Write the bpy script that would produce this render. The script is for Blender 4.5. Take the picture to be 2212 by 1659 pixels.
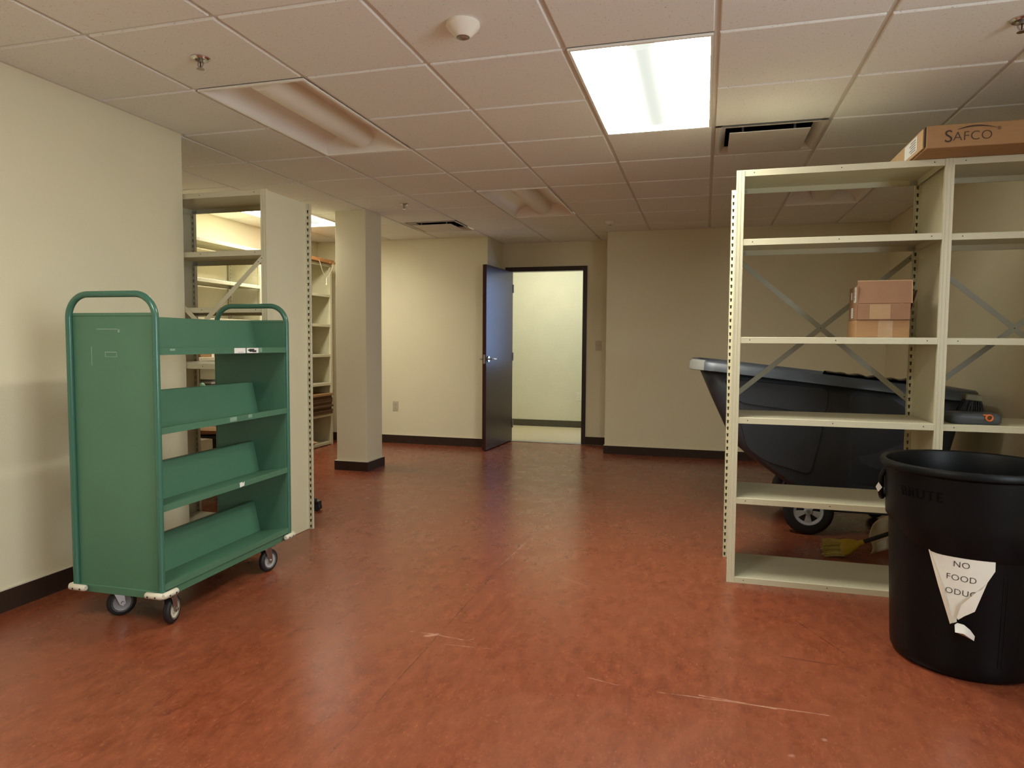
import bpy, bmesh, math, random
from mathutils import Vector, Matrix
R = math.radians
random.seed(7)
SC = bpy.context.scene
COL = SC.collection
for o in list(bpy.data.objects): bpy.data.objects.remove(o)

# ------------------------------------------------------------------ camera, world, exposure
F_PX, YAW, PITCH, ROLL = 1480.41, -0.2732, -0.0599, 0.0068
CAM = Vector((0.59, -2.2537, 1.2178))
cy, sy, cp, sp, cr, sr = math.cos(YAW), math.sin(YAW), math.cos(PITCH), math.sin(PITCH), math.cos(ROLL), math.sin(ROLL)
fw = Vector((sy*cp, cy*cp, sp)); rt0 = Vector((cy, -sy, 0)); up0 = rt0.cross(fw)
rt = rt0*cr + up0*sr; up = up0*cr - rt0*sr
cam_data = bpy.data.cameras.new('camera')
cam = bpy.data.objects.new('camera', cam_data); COL.objects.link(cam)
cam.matrix_world = Matrix(((rt.x, up.x, -fw.x, CAM.x), (rt.y, up.y, -fw.y, CAM.y), (rt.z, up.z, -fw.z, CAM.z), (0, 0, 0, 1)))
cam_data.sensor_fit = 'HORIZONTAL'; cam_data.sensor_width = 36.0
cam_data.lens = F_PX/2212*36.0
cam_data.clip_start = 0.05
SC.camera = cam

W = bpy.data.worlds.new('world'); SC.world = W; W.use_nodes = True
W.node_tree.nodes['Background'].inputs[0].default_value = (0.9, 0.95, 1.0, 1)
W.node_tree.nodes['Background'].inputs[1].default_value = 0.3
SC.view_settings.view_transform = 'Standard'; SC.view_settings.look = 'None'
SC.view_settings.gamma = 1.0; SC.view_settings.use_curve_mapping = False
SC.view_settings.exposure = 1.48
SC.cycles.diffuse_bounces = 6; SC.cycles.max_bounces = 12

LAMP = 17.5            # glow of a lit ceiling fixture
LAMP_COL = (1.0, 0.985, 0.875)
HC = 2.4336            # ceiling height
T = 0.6096             # ceiling grid

# ------------------------------------------------------------------ materials
MATS = {}
def nmat(name):
    m = bpy.data.materials.new(name); m.use_nodes = True
    return m, m.node_tree, m.node_tree.nodes['Principled BSDF']
def add(nt, t, **kw):
    n = nt.nodes.new(t)
    for k, v in kw.items():
        if k.startswith('i_'):
            key = k[2:]
            key = int(key) if key.isdigit() else key
            n.inputs[key].default_value = v
        else: setattr(n, k, v)
    return n
def mixc(nt, fac, a, b):
    n = add(nt, 'ShaderNodeMix', data_type='RGBA')
    for sock, v in ((n.inputs[0], fac), (n.inputs[6], a), (n.inputs[7], b)):
        if hasattr(v, 'links'): nt.links.new(v, sock)
        else: sock.default_value = v if not isinstance(v, tuple) else (*v, 1)[:4]
    return n.outputs[2]
def coords(nt, scale=(1, 1, 1)):
    tc = add(nt, 'ShaderNodeTexCoord'); mp = add(nt, 'ShaderNodeMapping')
    mp.inputs['Scale'].default_value = scale
    nt.links.new(tc.outputs['Object'], mp.inputs[0]); return mp.outputs[0]
def noise(nt, vec, scale, detail=3, rough=.5):
    n = add(nt, 'ShaderNodeTexNoise'); n.inputs['Scale'].default_value = scale
    n.inputs['Detail'].default_value = detail; n.inputs['Roughness'].default_value = rough
    nt.links.new(vec, n.inputs['Vector']); return n.outputs[0]
def ramp(nt, fac, p0, p1, c0=(0, 0, 0), c1=(1, 1, 1)):
    r = add(nt, 'ShaderNodeValToRGB'); e = r.color_ramp.elements
    e[0].position = p0; e[1].position = p1; e[0].color = (*c0, 1); e[1].color = (*c1, 1)
    nt.links.new(fac, r.inputs[0]); return r.outputs[0]
def math_(nt, op, a, b=None, c=None, clamp=False):
    n = add(nt, 'ShaderNodeMath', operation=op, use_clamp=clamp)
    for i, v in enumerate((a, b, c)):
        if v is None: continue
        if hasattr(v, 'links'): nt.links.new(v, n.inputs[i])
        else: n.inputs[i].default_value = v
    return n.outputs[0]
def bump(nt, bs, h, strength=.3, dist=.002):
    b = add(nt, 'ShaderNodeBump'); b.inputs['Strength'].default_value = strength; b.inputs['Distance'].default_value = dist
    nt.links.new(h, b.inputs['Height']); nt.links.new(b.outputs[0], bs.inputs['Normal'])

def plain(name, col, rough=.5, metal=0.0, spec=.5, var=.08, vscale=8, bmp=0.0, bscale=200, bdist=.001, scale=(1, 1, 1)):
    m, nt, bs = nmat(name)
    v = coords(nt, scale); n = noise(nt, v, vscale, 4)
    a = tuple(c*(1-var) for c in col); b = tuple(min(1, c*(1+var)) for c in col)
    nt.links.new(mixc(nt, n, a, b), bs.inputs['Base Color'])
    bs.inputs['Roughness'].default_value = rough; bs.inputs['Metallic'].default_value = metal
    bs.inputs['Specular IOR Level'].default_value = spec
    if bmp: bump(nt, bs, noise(nt, v, bscale, 2), bmp, bdist)
    MATS[name] = m; return m

plain('wall_paint', (.72, .66, .465), .62, var=.03, vscale=3, bmp=.35, bscale=110, bdist=.0015, spec=.3)
plain('corridor_paint', (.74, .715, .54), .6, var=.05, vscale=5, bmp=.6, bscale=60, bdist=.003, spec=.3)
plain('corridor_carpet', (.55, .465, .29), .95, var=.25, vscale=140, bmp=.6, bscale=160, bdist=.004, spec=.1)
plain('tee_paint', (.70, .66, .59), .5, var=.05)
plain('base_rubber', (.038, .021, .014), .5, var=.2, vscale=20, spec=.2)
plain('caulk', (.55, .48, .38), .8, var=.2, vscale=60)
plain('corridor_base', (.10, .088, .052), .7, var=.3, vscale=90)
plain('door_wood', (.046, .015, .013), .27, var=.45, vscale=5, scale=(6, 6, .5), spec=.28)
plain('frame_paint', (.030, .013, .012), .32, var=.1, spec=.5)
plain('chrome', (.62, .60, .57), .18, metal=1.0, var=.05)
plain('steel', (.42, .41, .39), .38, metal=1.0, var=.1)
plain('fixture_white', (.88, .85, .77), .40, var=.03)
plain('diffuser_white', (.86, .82, .72), .55, var=.04, bmp=.25, bscale=600, bdist=.0005)
plain('vent_white', (.66, .60, .52), .5, var=.05)
plain('black_void', (.006, .006, .006), .9, var=.1, spec=.1)
plain('device_white', (.80, .75, .64), .4, var=.03)
plain('green_paint', (.068, .165, .100), .38, var=.10, vscale=6, bmp=.12, bscale=420, bdist=.0006, spec=.45)
plain('green_tube', (.042, .130, .088), .25, var=.06, vscale=10, spec=.5)
plain('shelf_paint', (.60, .565, .40), .38, var=.015, vscale=5, spec=.4)
plain('hole_black', (.012, .011, .009), .8, var=.1)
plain('galvanised', (.48, .48, .45), .35, metal=.8, var=.15, vscale=40)
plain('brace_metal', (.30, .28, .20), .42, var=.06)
plain('bumper_vinyl', (.60, .55, .44), .5, var=.1, vscale=40)
plain('tyre_black', (.010, .010, .011), .55, var=.2)
plain('hub_grey', (.35, .35, .35), .45, var=.08)
plain('hub_cream', (.60, .56, .43), .5, var=.08)
plain('truck_plastic', (.031, .036, .043), .42, var=.18, vscale=6, bmp=.08, bscale=260, bdist=.0008, spec=.45)
plain('rim_plastic', (.065, .076, .090), .38, var=.2, vscale=9, spec=.5)
plain('worn_plastic', (.23, .225, .20), .5, var=.2, vscale=20)
plain('bag_black', (.010, .010, .011), .24, var=.2, spec=.6)
plain('can_black', (.0030, .0033, .0039), .40, var=.25, vscale=10, bmp=.07, bscale=300, bdist=.0006, spec=.20)
plain('can_emboss', (.0015, .0015, .0015), .6, var=.1, spec=.1)
plain('paper_white', (.80, .77, .68), .75, var=.03, vscale=25, bmp=.12, bscale=30, bdist=.003, spec=.2)
plain('paper_back', (.86, .82, .72), .75, var=.03, vscale=25, spec=.2)
plain('ink', (.03, .028, .03), .7, var=.05)
plain('ink_brown', (.045, .022, .012), .7, var=.05)
plain('cardboard', (.36, .205, .095), .8, var=.10, vscale=14, bmp=.12, bscale=90, bdist=.001, spec=.2, scale=(1, 1, 6))
plain('cardboard_pink', (.30, .165, .095), .8, var=.10, vscale=14, bmp=.1, bscale=90, bdist=.001, spec=.2)
plain('cardboard_edge', (.50, .33, .18), .85, var=.1, vscale=40)
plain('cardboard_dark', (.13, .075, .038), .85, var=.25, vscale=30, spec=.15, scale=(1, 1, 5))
plain('tape_clear', (.42, .27, .15), .12, var=.08, vscale=30, spec=.7, bmp=.4, bscale=30, bdist=.003)
plain('label_white', (.74, .73, .69), .6, var=.03)
plain('wood_orange', (.46, .205, .065), .45, var=.3, vscale=7, scale=(8, 1, 8))
plain('cord_white', (.70, .63, .47), .8, var=.1)
plain('case_grey', (.065, .075, .088), .5, var=.15, vscale=14, bmp=.15, bscale=400, bdist=.0006)
plain('orange_plastic', (.62, .15, .025), .35, var=.08)
plain('brush_black', (.014, .014, .015), .6, var=.3, vscale=60)
plain('brush_block', (.18, .16, .10), .6, var=.2)
plain('straw_yellow', (.42, .34, .085), .75, var=.3, vscale=80, scale=(1, 1, 1))
plain('yellow_plastic', (.52, .36, .03), .45, var=.1)
plain('pan_beige', (.46, .38, .24), .5, var=.2, vscale=15)
plain('seat_fabric', (.40, .23, .10), .9, var=.15, vscale=60)
plain('cloth_lilac', (.42, .38, .42), .9, var=.35, vscale=25)
plain('book_black', (.02, .018, .024), .5, var=.2)
plain('page_white', (.60, .55, .50), .8, var=.15, vscale=80)
plain('green_white', (.20, .38, .24), .35, var=.6, vscale=40)
plain('scuff', (.20, .30, .23), .6, var=.2, vscale=30)
plain('plate_beige', (.50, .44, .32), .45, var=.03)

def tile_mat():
    m, nt, bs = nmat('ceiling_tile')
    v = coords(nt)
    vs = coords(nt, (1, 1.7, 1))
    n1 = noise(nt, vs, 95, 2, .6)
    n2 = noise(nt, vs, 210, 2, .6)
    pits = math_(nt, 'MAXIMUM', ramp(nt, n1, .655, .70), ramp(nt, n2, .67, .72))
    big = noise(nt, v, 1.1, 2)
    base = mixc(nt, big, (.83, .83, .775), (.88, .88, .825))
    c = mixc(nt, math_(nt, 'MULTIPLY', pits, .62), base, (.36, .30, .23))
    nt.links.new(c, bs.inputs['Base Color'])
    bs.inputs['Roughness'].default_value = .9; bs.inputs['Specular IOR Level'].default_value = .15
    bump(nt, bs, math_(nt, 'SUBTRACT', noise(nt, v, 300, 2), pits), .3, .002)
    MATS['ceiling_tile'] = m
tile_mat()

def floor_mat():
    m, nt, bs = nmat('linoleum')
    tc = add(nt, 'ShaderNodeTexCoord'); P = tc.outputs['Object']
    def mapped(scale, rot=0.0):
        mp = add(nt, 'ShaderNodeMapping'); mp.inputs['Scale'].default_value = scale
        mp.inputs['Rotation'].default_value = (0, 0, rot)
        nt.links.new(P, mp.inputs[0]); return mp.outputs[0]
    s1 = noise(nt, mapped((1.6, .66, 1), .12), 13, 12, .80)
    s2 = noise(nt, mapped((1.8, .6, 1), -.25), 62, 9, .80)
    s3 = noise(nt, mapped((1, 1, 1)), 1.3, 3, .5)
    c = mixc(nt, ramp(nt, s1, .32, .68), (.110, .023, .0105), (.275, .070, .029))
    c = mixc(nt, math_(nt, 'MULTIPLY', ramp(nt, s3, .35, .7), .45), c, (.245, .080, .038))
    flake = ramp(nt, s2, .565, .66)
    c = mixc(nt, math_(nt, 'MULTIPLY', flake, .70), c, (.44, .18, .085))
    dark = ramp(nt, s2, .33, .45, (1, 1, 1), (0, 0, 0))
    c = mixc(nt, math_(nt, 'MULTIPLY', dark, .35), c, (.085, .026, .016))
    def seg(a, b, w):
        ax, ay = a; bx, by = b; dx, dy = bx-ax, by-ay; L2 = dx*dx+dy*dy
        wob = add(nt, 'ShaderNodeVectorMath', operation='ADD')
        nz = add(nt, 'ShaderNodeTexNoise'); nz.inputs['Scale'].default_value = 6
        nt.links.new(P, nz.inputs['Vector'])
        sc = add(nt, 'ShaderNodeVectorMath', operation='SCALE'); sc.inputs['Scale'].default_value = .012
        sb = add(nt, 'ShaderNodeVectorMath', operation='SUBTRACT'); sb.inputs[1].default_value = (.5, .5, .5)
        nt.links.new(nz.outputs['Color'], sb.inputs[0]); nt.links.new(sb.outputs[0], sc.inputs[0])
        nt.links.new(P, wob.inputs[0]); nt.links.new(sc.outputs[0], wob.inputs[1])
        s = add(nt, 'ShaderNodeSeparateXYZ'); nt.links.new(wob.outputs[0], s.inputs[0])
        px = math_(nt, 'SUBTRACT', s.outputs[0], ax); py = math_(nt, 'SUBTRACT', s.outputs[1], ay)
        t = math_(nt, 'DIVIDE', math_(nt, 'ADD', math_(nt, 'MULTIPLY', px, dx), math_(nt, 'MULTIPLY', py, dy)), L2, clamp=True)
        qx = math_(nt, 'SUBTRACT', px, math_(nt, 'MULTIPLY', t, dx)); qy = math_(nt, 'SUBTRACT', py, math_(nt, 'MULTIPLY', t, dy))
        d = math_(nt, 'SQRT', math_(nt, 'ADD', math_(nt, 'MULTIPLY', qx, qx), math_(nt, 'MULTIPLY', qy, qy)))
        return math_(nt, 'SUBTRACT', 1.0, math_(nt, 'DIVIDE', d, w), clamp=True)
    light = [((-.573, .352), (-.476, .358), .006), ((-.50, .33), (-.455, .358), .016), ((-.455, .352), (-.337, .338), .004), ((-.32, .335), (-.30, .36), .003),
             ((-.39, .275), (-.20, .29), .0025), ((.458, .132), (1.011, .138), .004), ((.60, .15), (.85, .13), .005), ((.208, .165), (.32, .142), .003),
             ((.973, -.019), (.976, -.017), .010), ((.866, -.137), (.869, -.136), .011), ((-.46, 1.3), (-.43, 1.85), .004), ((-.1, 1.2), (.05, 1.1), .003)]
    dk = [((-.442, -3.0), (-.456, 2.2), .0035), ((-.612, 3.084), (-.512, 3.767), .012), ((-.50, 3.74), (.40, 3.735), .006), ((-.61, 3.08), (.55, 3.0), .007), ((-.66, 3.1), (-.58, 3.07), .02),
          ((-.56, 3.38), (-.545, 3.44), .022), ((1.0, .95), (1.15, .65), .004), ((.9, .55), (1.2, .52), .004), ((-.2, 1.6), (-.12, 1.52), .004)]
    def fold(lst):
        acc = None
        for a, b, w in lst:
            k = seg(a, b, w); acc = k if acc is None else math_(nt, 'MAXIMUM', acc, k)
        return acc
    brk = ramp(nt, noise(nt, mapped((1, 1, 1)), 14, 3), .38, .55)
    c = mixc(nt, math_(nt, 'MULTIPLY', math_(nt, 'MULTIPLY', fold(light), .75), brk), c, (.48, .27, .19))
    c = mixc(nt, math_(nt, 'MULTIPLY', math_(nt, 'MULTIPLY', fold(dk), .75), brk), c, (.030, .012, .009))
    nt.links.new(c, bs.inputs['Base Color'])
    rr = add(nt, 'ShaderNodeMapRange'); rr.inputs['To Min'].default_value = .20; rr.inputs['To Max'].default_value = .36
    nt.links.new(noise(nt, mapped((1, 1, 1)), 5, 4, .6), rr.inputs[0]); nt.links.new(rr.outputs[0], bs.inputs['Roughness'])
    bs.inputs['Specular IOR Level'].default_value = .5
    bump(nt, bs, noise(nt, mapped((1, 1, 1)), 45, 3), .06, .002)
    MATS['linoleum'] = m
floor_mat()

def glow(name, col, s):
    m, nt, bs = nmat(name)
    bs.inputs['Base Color'].default_value = (.03, .03, .03, 1); bs.inputs['Emission Color'].default_value = (*col, 1)
    bs.inputs['Emission Strength'].default_value = s; MATS[name] = m
glow('lamp_glow', LAMP_COL, LAMP); glow('alcove_lamp_glow', (1.0, .955, .80), LAMP*.8)  # alcove fixture is set dimmer and yellower than the others
glow('basket_glow', (.95, 1.0, .90), .30)
glow('corridor_glow', (1.0, 1.0, .86), 4.4)
glow('window_glow', (.82, .93, 1.0), 4.3)
glow('daylight_glow', (.36, .54, 1.0), 1.9)

# ------------------------------------------------------------------ mesh helpers
class MB:
    def __init__(s): s.v = []; s.f = []; s.m = []; s.cur = 0
    def mat(s, i): s.cur = i; return s
    def add(s, vs, fs):
        k = len(s.v); s.v += [tuple(p) for p in vs]
        for f in fs: s.f.append(tuple(i+k for i in f)); s.m.append(s.cur)
        return s
    def box(s, x0, x1, y0, y1, z0, z1, M=None):
        vs = [Vector((x, y, z)) for z in (z0, z1) for y in (y0, y1) for x in (x0, x1)]
        if M is not None: vs = [M @ p for p in vs]
        return s.add(vs, [(0, 2, 3, 1), (4, 5, 7, 6), (0, 1, 5, 4), (2, 6, 7, 3), (0, 4, 6, 2), (1, 3, 7, 5)])
    def prism(s, pts, h0, h1, f):          # pts 2-D outline, f(a, b, h) -> point
        n = len(pts)
        vs = [f(a, b, h0) for a, b in pts]+[f(a, b, h1) for a, b in pts]
        fs = [tuple(range(n))[::-1], tuple(range(n, 2*n))]+[(i, (i+1) % n, n+(i+1) % n, n+i) for i in range(n)]
        return s.add(vs, fs)
    def strip(s, pts, h0, h1, f):          # open polyline extruded
        n = len(pts)
        return s.add([f(a, b, h0) for a, b in pts]+[f(a, b, h1) for a, b in pts], [(i, i+1, n+i+1, n+i) for i in range(n-1)])
    def tube(s, path, r, n=12, caps=True, closed=False):
        P = [Vector(p) for p in path]; rr = r if isinstance(r, (list, tuple)) else [r]*len(P)
        up_ = None; rings = []
        for i, p in enumerate(P):
            if closed: t = (P[(i+1) % len(P)]-P[i-1]).normalized()
            else: t = (P[min(i+1, len(P)-1)]-P[max(i-1, 0)]).normalized()
            if up_ is None:
                a = Vector((0, 0, 1)) if abs(t.z) < .9 else Vector((1, 0, 0)); up_ = (a-t*a.dot(t)).normalized()
            else: up_ = (up_-t*up_.dot(t)).normalized()
            q = t.cross(up_)
            rings.append([p+up_*math.cos(2*math.pi*k/n)*rr[i]+q*math.sin(2*math.pi*k/n)*rr[i] for k in range(n)])
        m = len(P); vs = [v for g in rings for v in g]; fs = []
        for i in range(m if closed else m-1):
            j = (i+1) % m
            fs += [(i*n+k, i*n+(k+1) % n, j*n+(k+1) % n, j*n+k) for k in range(n)]
        if caps and not closed: fs += [tuple(range(n))[::-1], tuple((m-1)*n+k for k in range(n))]
        return s.add(vs, fs)
    def cyl(s, p0, p1, r, n=20): return s.tube([p0, p1], r, n)
    def lathe(s, prof, c=(0, 0, 0), n=32, M=None, arc=(0, 2*math.pi), close=True):   # prof [(r, z)]
        vs = []
        for k in range(n):
            a = arc[0]+(arc[1]-arc[0])*k/n
            for r, z in prof:
                p = Vector((r*math.cos(a), r*math.sin(a), z))
                if M is not None: p = M @ p
                vs.append(p+Vector(c))
        m = len(prof); fs = []
        for k in range(n):
            j = (k+1) % n
            fs += [(k*m+i, j*m+i, j*m+i+1, k*m+i+1) for i in range(m-1)]
        return s.add(vs, fs)
    def disc(s, c, r, nrm, n=10):
        nrm = Vector(nrm).normalized(); a = Vector((0, 0, 1)) if abs(nrm.z) < .9 else Vector((1, 0, 0))
        u = nrm.cross(a).normalized(); w = nrm.cross(u)
        c = Vector(c)
        return s.add([c+(u*math.cos(2*math.pi*k/n)+w*math.sin(2*math.pi*k/n))*r for k in range(n)], [tuple(range(n))])
    def grid(s, fn, nu, nv):
        vs = [fn(i/nu, j/nv) for j in range(nv+1) for i in range(nu+1)]
        return s.add(vs, [(j*(nu+1)+i, j*(nu+1)+i+1, (j+1)*(nu+1)+i+1, (j+1)*(nu+1)+i) for j in range(nv) for i in range(nu)])

def obj(name, mb, mats, parent=None, smooth=None, bevel=0, solid=0, seg=2, sub=0, fix=True):
    me = bpy.data.meshes.new(name)
    me.from_pydata([tuple(v) for v in mb.v], [], mb.f)
    if isinstance(mats, str): mats = (mats,)
    for k in mats: me.materials.append(MATS[k])
    for p, i in zip(me.polygons, mb.m): p.material_index = i
    if fix:
        b = bmesh.new(); b.from_mesh(me); bmesh.ops.recalc_face_normals(b, faces=b.faces); b.to_mesh(me); b.free()
    me.validate()
    o = bpy.data.objects.new(name, me); COL.objects.link(o)
    if smooth is not None:
        for p in me.polygons: p.use_smooth = True
        try: me.set_sharp_from_angle(angle=R(smooth))
        except Exception: pass
    if solid:
        md = o.modifiers.new('solid', 'SOLIDIFY'); md.thickness = solid; md.offset = 0
    if sub:
        md = o.modifiers.new('sub', 'SUBSURF'); md.levels = sub; md.render_levels = sub
    if bevel:
        md = o.modifiers.new('bevel', 'BEVEL'); md.width = bevel; md.segments = seg; md.limit_method = 'ANGLE'; md.angle_limit = R(40)
        md.harden_normals = False
    if parent is not None: o.parent = parent
    return o
def tag(o, label, cat, group=None):
    o['label'] = label; o['category'] = cat
    if group: o['group'] = group
    return o
def thing(name, label, cat, loc=(0, 0, 0), rotz=0, group=None):
    o = bpy.data.objects.new(name, None); COL.objects.link(o)
    o.location = loc; o.rotation_euler = (0, 0, rotz); o.empty_display_size = .1
    return tag(o, label, cat, group)
def struct(name, mb, mats, **kw):
    o = obj(name, mb, mats, **kw)
    if o.parent is None: o['kind'] = 'structure'
    return o
def copy_tree(o, loc, rotz, label=None, group=None):
    r = o.copy(); COL.objects.link(r); r.location = loc; r.rotation_euler = (0, 0, rotz)
    if label: r['label'] = label
    if group: r['group'] = group
    for ch in o.children:
        c = ch.copy(); COL.objects.link(c); c.parent = r
        for g in ch.children:
            d = g.copy(); COL.objects.link(d); d.parent = c
    return r
def text_mb(txt, size, fn, mb=None, spacing=1.0, res=4, thin=0.0):
    """lettering as flat mesh; fn(u, v) maps the text plane onto a surface; returns MB"""
    cu = bpy.data.curves.new('t', 'FONT'); cu.body = txt; cu.size = size; cu.space_character = spacing; cu.resolution_u = res; cu.offset = -thin
    to = bpy.data.objects.new('t', cu); COL.objects.link(to)
    dg = bpy.context.evaluated_depsgraph_get(); dg.update()
    me = bpy.data.meshes.new_from_object(to.evaluated_get(dg))
    mb = mb or MB()
    mb.add([fn(v.co.x, v.co.y) for v in me.vertices], [tuple(p.vertices) for p in me.polygons])
    wd = (min(v.co.x for v in me.vertices), max(v.co.x for v in me.vertices)) if len(me.vertices) else (0, 0)
    bpy.data.objects.remove(to); bpy.data.curves.remove(cu); bpy.data.meshes.remove(me)
    return mb, wd
def arc_pts(cx, cy_, r, a0, a1, n): return [(cx+r*math.cos(R(a0+(a1-a0)*i/n)), cy_+r*math.sin(R(a0+(a1-a0)*i/n))) for i in range(n+1)]
def rrect(x0, x1, y0, y1, r, n=5):
    return arc_pts(x1-r, y1-r, r, 0, 90, n)+arc_pts(x0+r, y1-r, r, 90, 180, n)+arc_pts(x0+r, y0+r, r, 180, 270, n)+arc_pts(x1-r, y0+r, r, 270, 360, n)
XY = lambda a, b, h: (a, b, h)
XZ = lambda a, b, h: (a, h, b)
YZ = lambda a, b, h: (h, a, b)

# ------------------------------------------------------------------ the setting
XL, XA, XR, YB, YD = -2.41, -4.03, 2.32, 5.31, 5.90     # left wall, alcove wall, right wall, back wall, door wall
WT = HC+.03
struct('floor', MB().box(XA-.15, 2.95, -5.15, YD-.03, -.1, 0), 'linoleum')
struct('floor', MB().box(-4.3, 2.0, YD-.03, 7.65, -.1, 0), 'corridor_carpet')
struct('wall_left', MB().box(XA-.15, XL, -5.15, 1.185, 0, WT), 'wall_paint')
struct('wall_alcove_left', MB().box(XA-.15, XA, 1.185, YB+.1, 0, WT), 'wall_paint')
struct('wall_back_left', MB().box(XA-.15, -1.83, YB, YD+.13, 0, WT), 'wall_paint')
struct('wall_back_right', MB().box(-.455, XR+.15, YB-.012, YD+.13, 0, WT), 'wall_paint')
struct('wall_right', MB().box(XR, XR+.63, 2.02, YB-.012, 0, WT), 'wall_paint')
struct('wall_right', MB().box(2.75, 2.95, -5.15, 2.02, 0, WT), 'wall_paint')
struct('wall_front', MB().box(XA-.15, 2.95, -5.3, -5.15, 0, WT), 'wall_paint')
dw = MB().box(-1.83, -1.775, YD, YD+.13, 0, WT).box(-.785, -.455, YD, YD+.13, 0, WT).box(-1.775, -.785, YD, YD+.13, 2.13, WT)
struct('wall_door', dw, 'wall_paint')
# column with its dark rubber base
CX0, CX1, CY0, CY1 = -2.765, -2.450, 3.545, 3.865
struct('wall_column', MB().box(CX0, CX1, CY0, CY1, 0, WT), 'wall_paint', bevel=.004)

def baseboard(name, segs, h=.100, t=.012):
    mb = MB()
    for x0, x1, y0, y1 in segs:
        mb.mat(0).box(x0, x1, y0, y1, 0, h-.003)
        mb.mat(1).box(x0, x1, y0, y1, h-.003, h)
    return struct(name, mb, ('base_rubber', 'caulk'))
baseboard('baseboard_left', [(XL, XL+.012, -5.15, 1.197), (XL-.3, XL, 1.185, 1.197)])
baseboard('baseboard_alcove_left', [(XA, XA+.012, 1.2, YB)])
baseboard('baseboard_back_left', [(XA+.012, -1.83, YB-.012, YB), (-1.83, -1.818, YB-.012, YD)])
baseboard('baseboard_back_right', [(-.467, XR, YB-.024, YB-.012), (-.467, -.455, YB-.012, YD)], h=.092)
baseboard('baseboard_door', [(-1.818, -1.785, YD-.012, YD), (-.772, -.467, YD-.012, YD)], h=.098)
baseboard('baseboard_right', [(XR-.012, XR, 2.02, YB-.024), (XR-.012, 2.75, 2.008, 2.02)])
c = MB()
for x0, x1, y0, y1 in ((CX0-.018, CX1+.018, CY0-.018, CY0), (CX0-.018, CX1+.018, CY1, CY1+.018), (CX0-.018, CX0, CY0, CY1), (CX1, CX1+.018, CY0, CY1)):
    c.mat(0).box(x0, x1, y0, y1, 0, .086); c.mat(1).box(x0+.002, x1-.002, y0+.002, y1-.002, .086, .090)
struct('baseboard_column', c, ('base_rubber', 'caulk'))

# ceiling grid: recessed tees, tiles standing just proud of them
LIGHTS = [(0, 1, True), (-3, 1, False), (-2, 5, False), (2, 5, False), (-6, 5, True), (-2, -4, True)]
VENTS = [(1, 3), (-4, 7)]
open_cells = set()
for a, b, _ in LIGHTS: open_cells |= {(a, b), (a, b+1)}
open_cells |= set(VENTS)
mb = MB()
g = .011; bev = .004; zt = HC+.009
mid = {(a, b+1) for a, b, _ in LIGHTS}
for i in range(-7, 5):
    for j in range(-9, 10):
        x0, x1, y0, y1 = i*T, (i+1)*T, j*T, (j+1)*T
        y1c = min(y1, YD+.02)
        mb.mat(1)
        mb.add([(x0-g, y0-g, zt), (x0+g, y0-g, zt), (x0+g, y1c-g, zt), (x0-g, y1c-g, zt)], [(0, 1, 2, 3)])
        if (i, j) not in mid:
            mb.add([(x0+g, y0-g, zt), (x1-g, y0-g, zt), (x1-g, y0+g, zt), (x0+g, y0+g, zt)], [(0, 1, 2, 3)])
        if (i, j) in open_cells: continue
        mb.mat(0)
        q = [(x0+g, x1-g, y0+g, y1c-g, zt), (x0+g+.0005, x1-g-.0005, y0+g+.0005, y1c-g-.0005, HC+bev*.5), (x0+g+bev, x1-g-bev, y0+g+bev, y1c-g-bev, HC)]
        vs = [(x, y, z) for xa, xb, ya, yb, z in q for x, y in ((xa, ya), (xb, ya), (xb, yb), (xa, yb))]
        fs = [(8, 9, 10, 11)]+[(k*4+e, k*4+(e+1) % 4, k*4+4+(e+1) % 4, k*4+4+e) for k in (0, 1) for e in range(4)]
        mb.add(vs, fs)
mb.mat(1).box(-7*T, 5*T, -9*T, YD+.05, HC+.30, HC+.34)
struct('ceiling', mb, ('ceiling_tile', 'tee_paint'))
# thin wall angle where ceiling meets the walls
wa = MB()
for x0, x1, y0, y1 in ((XL, XL+.02, -5.15, 1.2), (XA, -1.83, YB-.02, YB), (-1.83, -1.81, YB-.02, YD), (-1.83, -.455, YD-.02, YD), (-.475, -.455, YB-.03, YD), (-.455, XR, YB-.032, YB-.012), (XR-.02, XR, 2.0, YB), (XA, XA+.02, 1.2, YB), (XL-1.6, XL, 1.185, 1.205)):
    wa.box(x0, x1, y0, y1, HC-.0015, HC+.012)
struct('trim_1', wa, 'tee_paint')

# corridor beyond the door
struct('wall_corridor', MB().box(-4.3, 2.0, 7.505, 7.65, 0, 2.75), 'corridor_paint')
struct('wall_corridor_left', MB().box(-4.3, -4.15, YD+.13, 7.505, 0, 2.75), 'corridor_paint')
struct('wall_corridor_right', MB().box(1.9, 2.0, YD+.13, 7.505, 0, 2.75), 'corridor_paint')
struct('ceiling', MB().box(-4.3, 2.0, YD+.0, 7.65, 2.70, 2.75), 'ceiling_tile')
cb = MB()
cb.box(-4.15, 1.9, 7.495, 7.505, 0, .095)
x = -2.6
while x < -.4:
    cb.box(x, x+.010, 7.489, 7.496, .004, .091); x += .020
struct('baseboard_corridor', cb, 'corridor_base')
wn = bpy.data.objects.new('window_1', None); COL.objects.link(wn); wn.location = (-.12, 7.505, 0); wn['kind'] = 'structure'
fr = MB()
for a in ((-.62, -.56, .85, 2.25), (.56, .62, .85, 2.25), (-.56, .56, .85, .91), (-.56, .56, 2.19, 2.25), (-.02, .02, .91, 2.19)): fr.box(a[0], a[1], -.05, 0, a[2], a[3])
obj('window_frame', fr, 'fixture_white', wn); obj('window_pane', MB().box(-.56, .56, -.012, -.006, .91, 2.19), 'daylight_glow', wn)

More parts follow.
